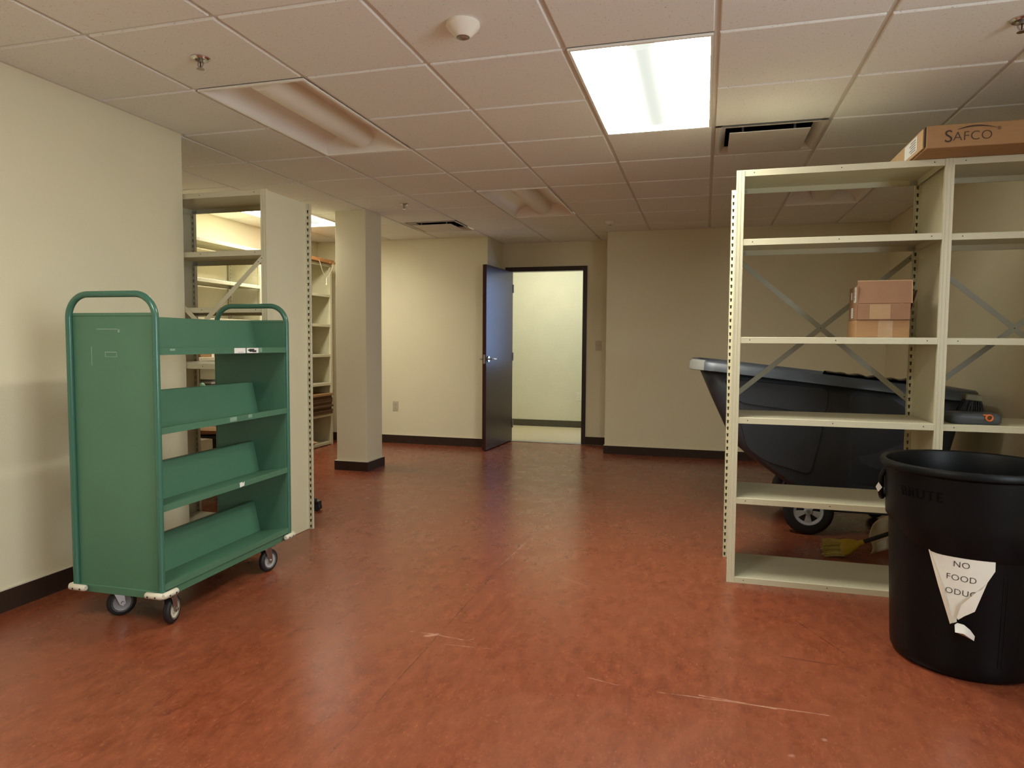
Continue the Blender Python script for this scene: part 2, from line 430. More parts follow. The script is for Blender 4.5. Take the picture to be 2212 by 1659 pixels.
wn = bpy.data.objects.new('window_2', None); COL.objects.link(wn); wn.location = (2.75, -1.75, 0); wn.rotation_euler = (0, 0, R(90)); wn['kind'] = 'structure'
fr = MB()
for a in ((-.96, -.90, .85, 2.15), (.90, .96, .85, 2.15), (-.90, .90, .85, .91), (-.90, .90, 2.09, 2.15), (-.02, .02, .91, 2.09)): fr.box(a[0], a[1], 0, .05, a[2], a[3])
obj('window_frame', fr, 'fixture_white', wn); obj('window_pane', MB().box(-.90, .90, .006, .012, .91, 2.09), 'window_glow', wn)

# door frame and open leaf
d1 = bpy.data.objects.new('door_1', None); COL.objects.link(d1); d1.location = (-1.28, YD, 0); d1['kind'] = 'structure'
ox = 1.28
f = MB()
for x0, x1, z0, z1 in ((-1.785, -1.735, 0, 2.14), (-.822, -.772, 0, 2.14), (-1.735, -.822, 2.086, 2.14)):
    f.box(x0+ox, x1+ox, -.018, .0, z0, z1)
for x0, x1, z0, z1 in ((-1.77, -1.742, 0, 2.10), (-.815, -.787, 0, 2.10), (-1.77, -.787, 2.092, 2.125)):
    f.box(x0+ox, x1+ox, -.005, .148, z0, z1)
obj('door_frame', f, 'frame_paint', d1, bevel=.002)
obj('strike_plate', MB().box(-.817+ox, -.8145+ox, .0, .03, .99, 1.09), 'steel', d1)
obj('threshold', MB().box(-1.742+ox, -.815+ox, -.035, .06, 0, .006), 'steel', d1, bevel=.002)
ang = math.atan2(-.060, -.868)      # leaf direction, from the hinge towards the room
LH = Vector((-1.709+ox, -.003, 0))
ld = Vector((-.068, -.9977, 0)); ln = Vector((.9977, -.068, 0))
def LP(a, b, z): return tuple(LH+ld*a+ln*b+Vector((0, 0, z)))     # a along leaf, b out of its room-side face
leaf = MB().add([LP(a, b, z) for z in (.012, 2.082) for a, b in ((.01, -.0225), (.885, -.0225), (.885, .0225), (.01, .0225))],
    [(0, 1, 2, 3), (4, 5, 6, 7), (0, 1, 5, 4), (1, 2, 6, 5), (2, 3, 7, 6), (3, 0, 4, 7)])
lf = obj('door_leaf', leaf, 'door_wood', d1, bevel=.0015)
ZL = 1.035; AL = .82
for s in (1, -1):
    h = MB()
    h.cyl(LP(AL, s*.0225, ZL), LP(AL, s*.031, ZL), .034, 28)
    h.cyl(LP(AL, s*.03, ZL), LP(AL, s*.078, ZL), .010, 16)
    h.tube([LP(AL, s*.070, ZL), LP(AL-.012, s*.076, ZL), LP(AL-.04, s*.077, ZL), LP(AL-.105, s*.077, ZL)], [.010, .0105, .0105, .0095], 14)
    obj('lever_handle', h, 'chrome', lf, smooth=35)
obj('latch_plate', MB().add([LP(.8862, b, z) for b, z in ((-.0125, ZL-.05), (.0125, ZL-.05), (.0125, ZL+.05), (-.0125, ZL+.05))], [(0, 1, 2, 3)]).add([LP(.893, b, z) for b, z in ((-.006, ZL-.014), (.006, ZL-.014), (.006, ZL+.014), (-.006, ZL+.014))]+[LP(.885, b, z) for b, z in ((-.006, ZL-.014), (.006, ZL-.014), (.006, ZL+.014), (-.006, ZL+.014))], [(0, 1, 2, 3), (0, 1, 5, 4), (1, 2, 6, 5), (2, 3, 7, 6), (3, 0, 4, 7)]), 'steel', lf)
for z in (.22, 1.05, 1.88):
    obj('hinge', MB().cyl(LP(.0, .026, z-.05), LP(.0, .026, z+.05), .007, 12), 'steel', lf, smooth=40)

# ------------------------------------------------------------------ ceiling fixtures
def ceiling_light(col, row, lit, label, glow_sheet='lamp_glow'):
    g_ = 'recessed ceiling lights'
    t = thing('ceiling_light', label, 'ceiling light', ((col+.5)*T, (row+1)*T, HC), 0, g_)
    w, l = T/2-.012, T-.012
    ln_ = l-.11
    fr = MB()
    for x0, x1, y0, y1 in ((-w, -w+.012, -l, l), (w-.012, w, -l, l), (-w+.012, w-.012, -l, -l+.012), (-w+.012, w-.012, l-.012, l)):
        fr.box(x0, x1, y0, y1, -.004, .006)
    obj('frame', fr, 'fixture_white', t)
    def cove(off):
        pts = []
        for s in (1, -1):
            arc = [(s*(w-.012-off-(w-.03)*(1-math.cos(a))*.98), .004-off+.098*math.sin(a)) for a in [R(90*i/10) for i in range(11)]]
            pts.append(arc)
        return pts
    rf = MB()
    for arc in cove(0):
        ne = len(arc); ye = lambda z: l-.012-(z-.004)+.001
        rf.add([(x, -ye(z), z) for x, z in arc]+[(x, ye(z), z) for x, z in arc], [(q, q+1, ne+q+1, ne+q) for q in range(ne-1)])
    obj('reflector', rf, 'fixture_white', t, smooth=60)
    for s in (1, -1):
        ep = MB()
        prof = [(-(w-.012), .004)]+[(x, z) for x, z in cove(0)[1]]+[(x, z) for x, z in cove(0)[0][::-1]]+[((w-.012), .004)]
        n = len(prof)
        ep.add([(x, s*(l-.012-.098*(z-.004)/.098), z) for x, z in prof], [tuple(range(n))])
        obj('end_plate', ep, 'fixture_white', t)
    bk = MB(); prof = [(.082*math.cos(R(180+180*i/16)), .088+.083*math.sin(R(180+180*i/16))) for i in range(17)]
    prof = [(-.082, .105)]+prof+[(.082, .105)]
    yb = ln_+.02
    bk.strip(prof, -yb, yb, XZ)
    for s in (1, -1):
        bk.add([(x, s*yb, z) for x, z in prof], [tuple(range(len(prof)))])
    obj('basket', bk, 'basket_glow' if lit else 'diffuser_white', t, smooth=50)
    if lit:
        lp = MB()
        for arc in cove(.006): lp.strip([p for p in arc if abs(p[0]) > .085], -ln_+.01, ln_-.01, XZ)
        obj('glow_sheet', lp, glow_sheet, t, smooth=60, fix=False)  # glowing sheet below the reflector stands in for tube light on the cove
    return t
ceiling_light(0, 1, True, 'lit white ceiling light, glaring, above the middle of the red floor')
ceiling_light(-3, 1, False, 'unlit recessed ceiling light nearest the cream left wall')
ceiling_light(-2, 5, False, 'unlit recessed ceiling light in front of the open dark door')
ceiling_light(2, 5, False, 'unlit ceiling light seen through the top bay of the beige shelves')
ceiling_light(-6, 5, True, 'lit ceiling light behind the square column, over the alcove shelves', 'alcove_lamp_glow')
ceiling_light(-2, -4, True, 'lit ceiling light above the near end of the room, behind the viewer')

def vent(col, row, label):
    t = thing('ceiling_vent', label, 'air vent', ((col+.5)*T, (row+.5)*T, HC), 0, 'square plaque air vents in the ceiling')
    w = T/2-.012
    fr = MB(); q = .235
    fr.add([(x, y, z) for r, z in ((w, -.002), (w-.02, -.002), (q, .035)) for x, y in ((-r, -r), (r, -r), (r, r), (-r, r))],
           [(k*4+e, k*4+(e+1) % 4, k*4+4+(e+1) % 4, k*4+4+e) for k in (0, 1) for e in range(4)])
    obj('frame', fr, 'vent_white', t)
    obj('neck', MB().box(-q-.02, q+.02, -q-.02, q+.02, .10, .12).lathe([(.15, .10), (.15, .04)], n=24), 'black_void', t)
    sides = MB()
    sides.add([(x, y, z) for z in (.035, .12) for x, y in ((-q, -q), (q, -q), (q, q), (-q, q))], [(e, (e+1) % 4, 4+(e+1) % 4, 4+e) for e in range(4)])
    obj('plenum', sides, 'black_void', t)
    p = .215
    pl = MB().box(-p, p, -p, p, -.016, -.011)
    obj('plate', pl, 'vent_white', t, bevel=.002)
    for x in (-.14, .14):
        for y in (-.14, .14): obj('hanger', MB().box(x-.006, x+.006, y-.002, y+.002, -.012, .11), 'steel', t)
vent(1, 3, 'square white air vent beside the lit ceiling light')
vent(-4, 7, 'square white air vent near the back wall by the column')

def sprinkler(x, y, label):
    t = thing('fire_sprinkler', label, 'sprinkler', (x, y, HC), 0, 'chrome fire sprinklers')
    obj('escutcheon', MB().lathe([(.0, -.003), (.018, -.003), (.024, -.009), (.033, -.010), (.040, -.004), (.0405, .002)], n=28), 'chrome', t, smooth=40)
    obj('frame', MB().cyl((0, 0, -.004), (0, 0, -.018), .010, 14).tube([(-.008, 0, -.016), (-.014, 0, -.027), (-.006, 0, -.040), (0, 0, -.044)], .0028, 8).tube([(.008, 0, -.016), (.014, 0, -.027), (.006, 0, -.040), (0, 0, -.044)], .0028, 8), 'steel', t, smooth=40)
    obj('deflector', MB().cyl((0, 0, -.046), (0, 0, -.048), .016, 16), 'chrome', t)
    obj('glass_bulb', MB().cyl((0, 0, -.018), (0, 0, -.042), .0025, 8), 'door_wood', t)
sprinkler(-1.528, .298, 'chrome fire sprinkler above the green book cart, near the left wall')
sprinkler(-1.983, 3.372, 'small far fire sprinkler in the ceiling in front of the column')
sprinkler(1.700, .785, 'fire sprinkler at the far right of the ceiling, above the tan box')

t = thing('occupancy_sensor', 'round white ceiling sensor with a grey lens, left of the lit light', 'sensor', (-.325, .285, HC))
obj('body', MB().lathe([(.0, -.0005), (.064, -.0005), (.065, -.012), (.062, -.017), (.031, -.050), (.027, -.053), (.0, -.053)], n=36), 'device_white', t, smooth=35)
obj('lens', MB().lathe([(.027, -.052), (.024, -.0545), (.020, -.0545), (.018, -.057), (.008, -.062), (.0, -.063)], n=24), 'steel', t, smooth=40)
t = thing('smoke_detector', 'small white smoke detector on the far ceiling right of the doorway', 'smoke detector', (-.344, 4.662, HC))
obj('body', MB().lathe([(.0, -.0005), (.052, -.0005), (.054, -.010), (.050, -.016), (.030, -.034), (.0, -.036)], n=28), 'device_white', t, smooth=35)
obj('lens', MB().lathe([(.016, -.035), (.014, -.041), (0, -.042)], n=18), 'steel', t, smooth=35)

# ------------------------------------------------------------------ wall plates
def plate(name, label, cat, loc, face, kind, mat='plate_beige'):
    t = thing(name, label, cat, loc)
    obj('plate', MB().box(-.036, .036, -.006, 0, -.058, .058), mat, t, bevel=.003)
    if kind == 'outlet':
        for z in (.022, -.022):
            s = obj('socket', MB().prism(rrect(-.017, .017, z-.015, z+.015, .008), -.0085, -.004, XZ), mat, t)
            obj('slot', MB().box(-.008, -.006, -.0092, -.007, z-.004, z+.006).box(.006, .008, -.0092, -.007, z-.004, z+.006).cyl((0, -.0092, z-.009), (0, -.007, z-.009), .0025, 8), 'hole_black', s)
    elif kind == 'switch':
        obj('toggle', MB().box(-.006, .006, -.017, -.004, -.008, .010), mat, t, bevel=.002)
    return t
plate('wall_outlet', 'beige electrical outlet low on the back wall right of the column', 'outlet', (-2.988, YB, .447), 0, 'outlet')
plate('light_switch', 'beige light switch plate right of the dark door frame', 'light switch', (-.628, YD, 1.19), 0, 'switch')
plate('wall_outlet', 'white electrical outlet on the corridor wall seen through the doorway', 'outlet', (-1.137, 7.505, .449), 0, 'outlet', 'device_white')

# ------------------------------------------------------------------ steel shelving
def slot_strip(mb, xc, w, y, z0, z1, wt=.0115, wb=.007, h=.019, pitch=.0381):
    z = z0; x0, x1 = xc-w/2, xc+w/2
    while z < z1-.001:
        zt_ = min(z+pitch, z1)
        if zt_-z < .03:
            mb.add([(x0, y, z), (x1, y, z), (x1, y, zt_), (x0, y, zt_)], [(0, 1, 2, 3)])
        else:
            a, b = z+.009, z+.009+h
            o_ = [(x0, y, z), (x1, y, z), (x1, y, zt_), (x0, y, zt_)]
            i_ = [(xc-wb/2, y, a), (xc+wb/2, y, a), (xc+wt/2, y, b), (xc-wt/2, y, b)]
            mb.add(o_+i_, [(0, 1, 5, 4), (1, 2, 6, 5), (2, 3, 7, 6), (3, 0, 4, 7)])
        z = zt_
def shelving(label, loc, rotz, bw, n, D, H, levels, brace='rear', group='beige steel shelving units'):
    t = thing('shelving_unit', label, 'shelving', loc, rotz, group)
    for k in range(n+1):
        x = k*bw
        pp = [(-.019, .020), (-.019, 0), (-.012, 0), (-.011, .0014), (-.005, .0014), (-.004, 0), (.004, 0), (.005, .0014), (.011, .0014), (.012, 0), (.019, 0), (.019, .020)]
        obj('front_post', MB().prism([(x+a, b) for a, b in pp], 0, H, XY), 'shelf_paint', t)
        sp_ = MB().box(x-.0012, x+.0012, .019, D-.022, .002, H-.001)
        obj('side_panel', sp_, 'shelf_paint', t)
        rp = MB()
        for s in (-1, 1): slot_strip(rp, x+s*.0165, .023, D-.022, .0, H-.004)
        rp.add([(x-.005, D-.022, 0), (x+.005, D-.022, 0), (x+.005, D-.022, H-.004), (x-.005, D-.022, H-.004)], [(0, 1, 2, 3)])
        rp.box(x-.028, x-.0265, D-.022, D-.002, 0, H-.004).box(x+.0265, x+.028, D-.022, D-.002, 0, H-.004)
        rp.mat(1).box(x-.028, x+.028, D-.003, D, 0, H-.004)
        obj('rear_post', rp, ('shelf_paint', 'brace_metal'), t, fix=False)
    lip = .030
    for k in range(n):
        x0, x1 = k*bw+.0195, (k+1)*bw-.0195
        for z in levels[k]:
            s = MB()
            y0, y1 = .003, D-.0245
            # folded tray: hem, front lip, deck, rear lip, hem
            s.strip([(y0+.010, z-lip), (y0, z-lip), (y0, z-.0015), (y0+.0015, z), (y1-.0015, z), (y1, z-.0015), (y1, z-lip), (y1-.010, z-lip)], x0, x1, YZ)
            for xx in (x0, x1):
                s.add([(xx, y0+.012, z), (xx, y1, z), (xx, y1, z-lip), (xx, y0+.012, z-lip)], [(0, 1, 2, 3)])
            s.mat(1)
            for u in (.05, .5, .95): s.disc((x0+(x1-x0)*u, y0-.0009, z-.014), .0026, (0, 1, 0), 8)
            for u in range(9):
                for e in (0, .028):
                    s.disc((x0+.055+u*.092+e, .028, z+.0004), .0016, (0, 0, 1), 6)
            sh = obj('shelf', s, ('shelf_paint', 'hole_black'), t, solid=.0009, fix=False)
            for xx, q in ((x0+.02, 1), (x1-.02, -1)):
                c_ = MB().box(xx-.016, xx+.016, y1-.006, y1-.003, z-.026, z-.008).cyl((xx+.008*q, y1-.004, z-.017), (xx+.008*q, y1-.014, z-.017), .006, 10)
                obj('clip', c_, 'galvanised', sh)
    if brace:
        yb = D+.003 if brace == 'rear' else -.003
        for k in range(n):
            xa, xb = k*bw+.012, (k+1)*bw-.012; za, zb = .925, 1.695
            for q, (p0, p1) in enumerate((((xa, za), (xb, zb)), ((xa, zb), (xb, za)))):
                dx, dz = p1[0]-p0[0], p1[1]-p0[1]; L = math.hypot(dx, dz)
                M = Matrix.Translation((p0[0], yb+q*.0025*(1 if brace == 'rear' else -1), p0[1])) @ Matrix.Rotation(-math.atan2(dz, dx), 4, 'Y')
                b_ = MB().box(-.012, L+.012, -.001, .001, -.0135, .0135, M)
                b_.mat(1)
                for e in (.0, .03, L/2, L-.03, L):
                    b_.disc(M @ Vector((e, -.0016, 0)), .0032, (0, 1, 0), 8)
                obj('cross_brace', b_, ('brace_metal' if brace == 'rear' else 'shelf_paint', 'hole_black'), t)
    return t
RL = [[2.078, 1.740, 1.255, .850, .440, .030], [2.078, 1.736, 1.254, .850, .440, .030]]
shelving('two-bay beige steel shelving unit on the right, in front of the grey tilt cart', (.7435, 1.37, 0), 0, .914, 2, .455, 2.078, RL, 'rear')
LX = -1.866
shelving('beige steel shelving unit behind the green book cart, showing its blank side panel', (LX-.872, 1.195, 0), 0, .872, 1, .455, 2.09, [[2.088, 1.745, 1.415, 1.080, .735, .40, .055]], 'front')
UL = [2.118, 1.766, 1.420, 1.071, .737, .373, .040]
shelving('beige steel shelving along the alcove wall, glimpsed through the shelf behind the green cart', (-3.65, 1.800, 0), R(90), .928, 2, .365, 2.12, [UL, UL], 'rear')
shelving('narrow-looking beige shelving end beside the column, holding stacked cardboard', (-3.65, 4.056, 0), R(90), .914, 1, .365, 2.12, [UL], None)

# ------------------------------------------------------------------ green book cart
BC = Vector((-1.789, .51, 0))
t = thing('book_cart', 'tall green double-sided book cart on casters with sloping shelves', 'book cart', BC, R(1.4))
hw, hl = .217, .470
for s in (-1, 1):
    y = s*hl; r = .098; zt_ = 1.408
    path = [(-hw, y, .150), (-hw, y, .6), (-hw, y, zt_-r)]+[(-hw+r+r*math.cos(R(180-9*i)), y, zt_-r+r*math.sin(R(180-9*i))) for i in range(1, 11)]
    path += [(hw-r+r*math.cos(R(90-9*i)), y, zt_-r+r*math.sin(R(90-9*i))) for i in range(0, 11)]+[(hw, y, .6), (hw, y, .150)]
    obj('frame_tube', MB().tube(path, .0135, 16), 'green_tube', t, smooth=50)
    yp = y-s*.012; pn = MB().box(-.2145, .2145, yp-.003, yp+.003, .135, 1.330)
    pn.box(-.2145, .2145, yp-.006, yp+.006, 1.318, 1.331)
    p_ = obj('end_panel', pn, 'green_paint', t, bevel=.0015)
    if s < 0:
        tp = MB(); ys = yp-.0032
        tp.box(-.085, .030, ys-.0006, ys, 1.262, 1.2655).box(.022, .032, ys-.0006, ys, 1.250, 1.2655).box(-.045, .015, ys-.0006, ys, 1.166, 1.170).box(-.045, .015, ys-.0006, ys, 1.148, 1.150).box(-.045, -.042, ys-.0006, ys, 1.148, 1.170).box(.012, .015, ys-.0006, ys, 1.148, 1.170).box(-.115, -.112, ys-.0004, ys, 1.11, 1.19)
        obj('tape_residue', tp, 'scuff', p_)
for zl in (1.185, .857, .533, .200):
    half = [(.222, zl-.026), (.222, zl), (.216, zl), (.048, zl-.026), (.013, zl+.134), (.010, zl+.137)]
    pts = [(.212, zl-.026)]+half+[(-x_, z_) for x_, z_ in half[::-1]]+[(-.212, zl-.026)]
    obj('shelf', MB().strip(pts, -hl+.014, hl-.014, XZ), 'green_paint', t, solid=.0022)
sk = MB().box(-.214, .214, -hl+.004, hl-.004, .136, .170)
obj('base_frame', sk, 'green_paint', t, bevel=.003)
st = MB().mat(0)
for y0, y1, zl, m in ((.02, .105, 1.185, 0), (.115, .21, 1.185, 0)):
    st.box(.2234, .2238, y0, y1, zl-.026, zl-.001)
st.mat(1).box(.2239, .2241, .135, .175, 1.165, 1.180).box(.2239, .2241, .125, .15, 1.170, 1.177).box(.2239, .2241, .16, .192, 1.163, 1.173).box(.2239, .2241, .05, .09, 1.163, 1.1645)
obj('shelf_label', st, ('label_white', 'ink'), t)
st = MB().add([(.2236, .045, .508), (.2236, .078, .511), (.2236, .082, .531), (.2236, .069, .525), (.2236, .062, .532), (.2236, .043, .530)], [(0, 1, 2, 3, 4, 5)])
obj('shelf_label', st, 'label_white', t)
st = MB().box(.2233, .2236, -.02, .03, .835, .855).box(.2233, .2236, .12, .15, .840, .856).box(.2233, .2236, .215, .24, 1.163, 1.184).box(.2233, .2236, -.40, -.37, 1.175, 1.184)
obj('tape_residue', st, 'scuff', t)
# corner bumpers
for sx in (-1, 1):
    for s in (-1, 1):
        bm = MB(); x0, y0 = sx*(hw+.010), s*(hl+.010)
        r_ = .0135; zc = .160
        def barp(p, q, w):
            M = None
            bm.tube([p, (Vector(p)+(Vector(q)-Vector(p))*.06), (Vector(p)+(Vector(q)-Vector(p))*.94), q], [w*.7, w, w, w*.7], 12)
        barp((x0+sx*.010, y0+s*.008, zc), (x0-sx*.075, y0+s*.008, zc), r_)
        barp((x0+sx*.010, y0+s*.008, zc), (x0+sx*.010, y0-s*.075, zc), r_)
        b_ = obj('corner_bumper', bm, 'bumper_vinyl', t, smooth=50)
        hb = MB()
        for e in (.018, .055):
            hb.disc((x0-sx*e, y0+s*(.008+r_+.0006), zc-.002), .0042, (0, 1, 0), 10)
            hb.disc((x0+sx*(.010+r_+.0006), y0-s*e, zc-.002), .0042, (1, 0, 0), 10)
        obj('screw', hb, 'hole_black', b_)
def caster(parent, x, y, ang_, r=.060, w=.026, top=.137, tyre='tyre_black', hub='hub_grey', off=.025):
    cs = bpy.data.objects.new('caster', None); COL.objects.link(cs); cs.parent = parent; cs.location = (x, y, 0); cs.rotation_euler = (0, 0, ang_)
    M = Matrix.Rotation(R(90), 4, 'Y')     # wheel axis along local x
    cz = (0, off, r)
    pr_ = [(r*.62, -w*.5), (r*.9, -w*.5), (r*.985, -w*.3), (r, 0), (r*.985, w*.3), (r*.9, w*.5), (r*.62, w*.5)]
    obj('tyre', MB().lathe(pr_, cz, 32, M), tyre, cs, smooth=50)
    obj('hub', MB().lathe([(.0, -w*.5), (r*.25, -w*.5), (r*.3, -w*.36), (r*.58, -w*.36), (r*.70, -w*.52), (r*.70, w*.52), (r*.58, w*.36), (r*.3, w*.36), (r*.25, w*.5), (0, w*.5)], cz, 28, M), hub, cs, smooth=35)
    fk = MB()
    for s in (-1, 1):
        xx = s*(w*.5+.006)
        fk.prism([(-.018, top-.006), (.030, top-.006), (off+.013, r-.006), (off, r-.016), (off-.013, r-.004)], xx-.0015, xx+.0015, YZ)
        fk.cyl((xx+s*.0, off, r), (xx+s*.007, off, r), .007, 10)
    fk.box(-w*.5-.007, w*.5+.007, -.020, .032, top-.010, top-.006).cyl((0, 0, top-.012), (0, 0, top), .026, 20).box(-.035, .035, -.045, .045, top-.003, top)
    obj('fork', fk, 'steel', cs, bevel=.001)
    return cs
caster(t, -.110, -.380, R(-33)); caster(t, .185, -.395, R(15), hub='hub_cream'); caster(t, .180, .300, R(-10)); caster(t, -.150, .340, R(170))

# ------------------------------------------------------------------ grey tilt cart behind the right shelves
t = thing('tilt_cart', 'large dark grey plastic tilt cart with a sloping front behind the shelves', 'tilt cart', (1.30, 2.83, 0))
def section(xl, zl, xr, zr, y0, y1, r, n=5):
    pts = rrect(xl, xr, y0, y1, r, n)
    return [(x-1.30, y-2.83, zl+(zr-zl)*(x-xl)/(xr-xl)) for x, y in pts]
secs = [section(.555, 1.075, 2.13, .925, 2.405, 3.245, .11), section(.64, .88, 2.105, .78, 2.425, 3.225, .11), section(.735, .675, 2.075, .62, 2.445, 3.205, .11), section(.815, .545, 2.05, .50, 2.458, 3.192, .10), section(.88, .488, 2.04, .44, 2.465, 3.185, .10),
        section(1.10, .330, 1.99, .30, 2.485, 3.165, .09), section(1.27, .205, 1.95, .185, 2.50, 3.15, .08), section(1.33, .172, 1.92, .165, 2.53, 3.12, .07)]
bd = MB(); n = len(secs[0])
bd.add([p for s in secs for p in s], [(k*n+i, k*n+(i+1) % n, (k+1)*n+(i+1) % n, (k+1)*n+i) for k in range(len(secs)-1) for i in range(n)]+[tuple((len(secs)-1)*n+i for i in range(n))])
body = obj('body', bd, 'truck_plastic', t, smooth=28, solid=.008)
# embossed side panels on the near flank
def ynear(z): return 2.405+(1.05-z)*.11
def emboss(poly, d=.013):
    mb_ = MB(); k = len(poly); cxp = sum(p[0] for p in poly)/k; czp = sum(p[1] for p in poly)/k
    o_ = [(x-1.30, ynear(z)-2.83+.002, z) for x, z in poly]
    i_ = [(cxp+(x-cxp)*.965-1.30, ynear(z)-2.83-d, czp+(z-czp)*.95) for x, z in poly]
    mb_.add(o_+i_, [(a, (a+1) % k, k+(a+1) % k, k+a) for a in range(k)]+[tuple(range(k, 2*k))])
    return mb_
def rounded(poly, rad=.05, n=4):
    out = []; k = len(poly)
    for i in range(k):
        p0, p1, p2 = Vector(poly[i-1]), Vector(poly[i]), Vector(poly[(i+1) % k])
        a = p1+(p0-p1).normalized()*min(rad, (p0-p1).length*.45); b = p1+(p2-p1).normalized()*min(rad, (p2-p1).length*.45)
        for q in range(n+1):
            u = q/n; out.append(tuple(a*(1-u)**2+p1*2*u*(1-u)+b*u*u))
    return out
obj('side_panel', emboss(rounded([(.70, 1.00), (1.36, .945), (1.345, .77), (.80, .84)], .06)), 'truck_plastic', t, smooth=40)
obj('side_panel', emboss(rounded([(.80, .795), (1.335, .725), (1.27, .375), (.985, .455), (.865, .545)], .05), .016), 'truck_plastic', t, smooth=40)
obj('side_panel', emboss(rounded([(1.47, .93), (1.96, .885), (1.88, .30), (1.49, .33)], .06), .010), 'truck_plastic', t, smooth=40)
# rim swept round the open top
rm = MB(); N = 7
base = rrect(.555, 2.13, 2.405, 3.245, .11, N); kk = len(base)
prof = [(-.006, -.035), (.0, .012), (.012, .026), (.046, .026), (.060, .014), (.066, -.036), (.058, -.040), (.052, .004), (.012, .004)]
ctr = Vector((1.34, 2.825)); vs = []
for i, (x, y) in enumerate(base):
    p = Vector((x, y)); tn = (Vector(base[(i+1) % kk])-Vector(base[i-1])).normalized(); nn = Vector((tn.y, -tn.x))
    zz = 1.092+(.922-1.092)*(x-.555)/(2.13-.555)
    for a, b in prof:
        q = p+nn*a; vs.append((q.x-1.30, q.y-2.83, zz+b))
m_ = len(prof)
rm.add(vs, [(i*m_+k, ((i+1) % kk)*m_+k, ((i+1) % kk)*m_+(k+1) % m_, i*m_+(k+1) % m_) for i in range(kk) for k in range(m_)])
obj('rim', rm, 'rim_plastic', t, smooth=45)
wr = MB(); sel = [i for i, (x, y) in enumerate(base) if x < .62 and y < 2.50]
vs = []
for i in sel:
    x, y = base[i]; tn = (Vector(base[(i+1) % kk])-Vector(base[i-1])).normalized(); nn = Vector((tn.y, -tn.x)); zz = 1.092+(.922-1.092)*(x-.555)/(2.13-.555)
    for a, b in ((.012, .0275), (.046, .0275), (.0612, .0155), (.0675, -.036)):
        q = Vector((x, y))+nn*a; vs.append((q.x-1.30, q.y-2.83, zz+b))
wr.add(vs, [(i*4+k, (i+1)*4+k, (i+1)*4+k+1, i*4+k+1) for i in range(len(sel)-1) for k in range(3)])
obj('worn_corner', wr, 'worn_plastic', t, smooth=60)
fr = MB().box(-.16, .70, -.33, -.27, .145, .185).box(-.16, .70, .25, .31, .145, .185).box(-.16, -.08, -.33, .31, .145, .18).box(.52, .60, -.33, .31, .13, .175)
obj('chassis', fr, 'tyre_black', t, bevel=.004)
for s, y in ((-1, -.375), (1, .375)):
    wh = bpy.data.objects.new('wheel', None); COL.objects.link(wh); wh.parent = t; wh.location = (-.046, y, .153)
    Mw = Matrix.Rotation(R(90), 4, 'X')
    w_ = .024; r = .153
    obj('tyre', MB().lathe([(.088, -w_), (.125, -w_*1.05), (.145, -w_*.85), (r, -w_*.4), (r, w_*.4), (.145, w_*.85), (.125, w_*1.05), (.088, w_)], (0, 0, 0), 48, Mw), 'tyre_black', wh, smooth=50)
    hb = MB().lathe([(.072, -w_*.7), (.090, -w_*1.02), (.090, w_*1.02), (.072, w_*.7), (.072, -w_*.7)], (0, 0, 0), 40, Mw)
    hb.lathe([(.0, -w_*1.1), (.020, -w_*1.1), (.026, -w_*.8), (.026, w_*.8), (.020, w_*1.1), (0, w_*1.1)], (0, 0, 0), 20, Mw)
    for q in range(5):
        a0 = R(90+36+72*q)
        pts = [(.022*math.cos(a0-.5), .022*math.sin(a0-.5)), (.078*math.cos(a0-.30), .078*math.sin(a0-.30)), (.078*math.cos(a0+.30), .078*math.sin(a0+.30)), (.022*math.cos(a0+.5), .022*math.sin(a0+.5))]
        hb.prism(pts, -w_*.75, -w_*.45, XZ); hb.prism(pts, w_*.45, w_*.75, XZ)
    obj('hub', hb, 'hub_grey', wh, smooth=35)
    obj('axle', MB().cyl((0, -.05*s, 0), (0, .03*s, 0), .012, 14), 'steel', wh, smooth=40)
    obj('wheel_backing', MB().cyl((0, -.004, 0), (0, .004, 0), .080, 32), 'tyre_black', wh)
for y in (-.22, .22): caster(t, .50, y, R(80), r=.055, w=.03, top=.140, hub='tyre_black')

# crumpled black liner lying over the near rim
def bagf(u, v):
    x = 1.32+.62*u
    zz = 1.092+(.922-1.092)*(x-.555)/(2.13-.555)+.028
    rr = random.Random(int(u*1000)*7+int(v*1000)*13)
    j = rr.uniform(-1, 1)
    hmp = .006*math.sin(u*17)**2+.030*math.exp(-((u-.85)/.11)**2)+.004*math.sin(u*43+1)
    y = 2.352+.22*v
    z = zz+.004+(hmp+.012)*math.sin(math.pi*min(1, .18+v*1.1))+.002*j*min(1, 4*u*(1-u)+.2)-(.12*max(0, v-.6)/.4)
    return (x+.006*j-1.63, y+.004*j-2.45, z)
bagm = MB().grid(bagf, 40, 12)
bg = obj('plastic_liner', bagm, 'bag_black', None, smooth=50, solid=.002, fix=False); bg.location = (1.63, 2.45, 0)
tag(bg, 'crumpled black plastic liner draped over the rim of the grey tilt cart', 'plastic bag')

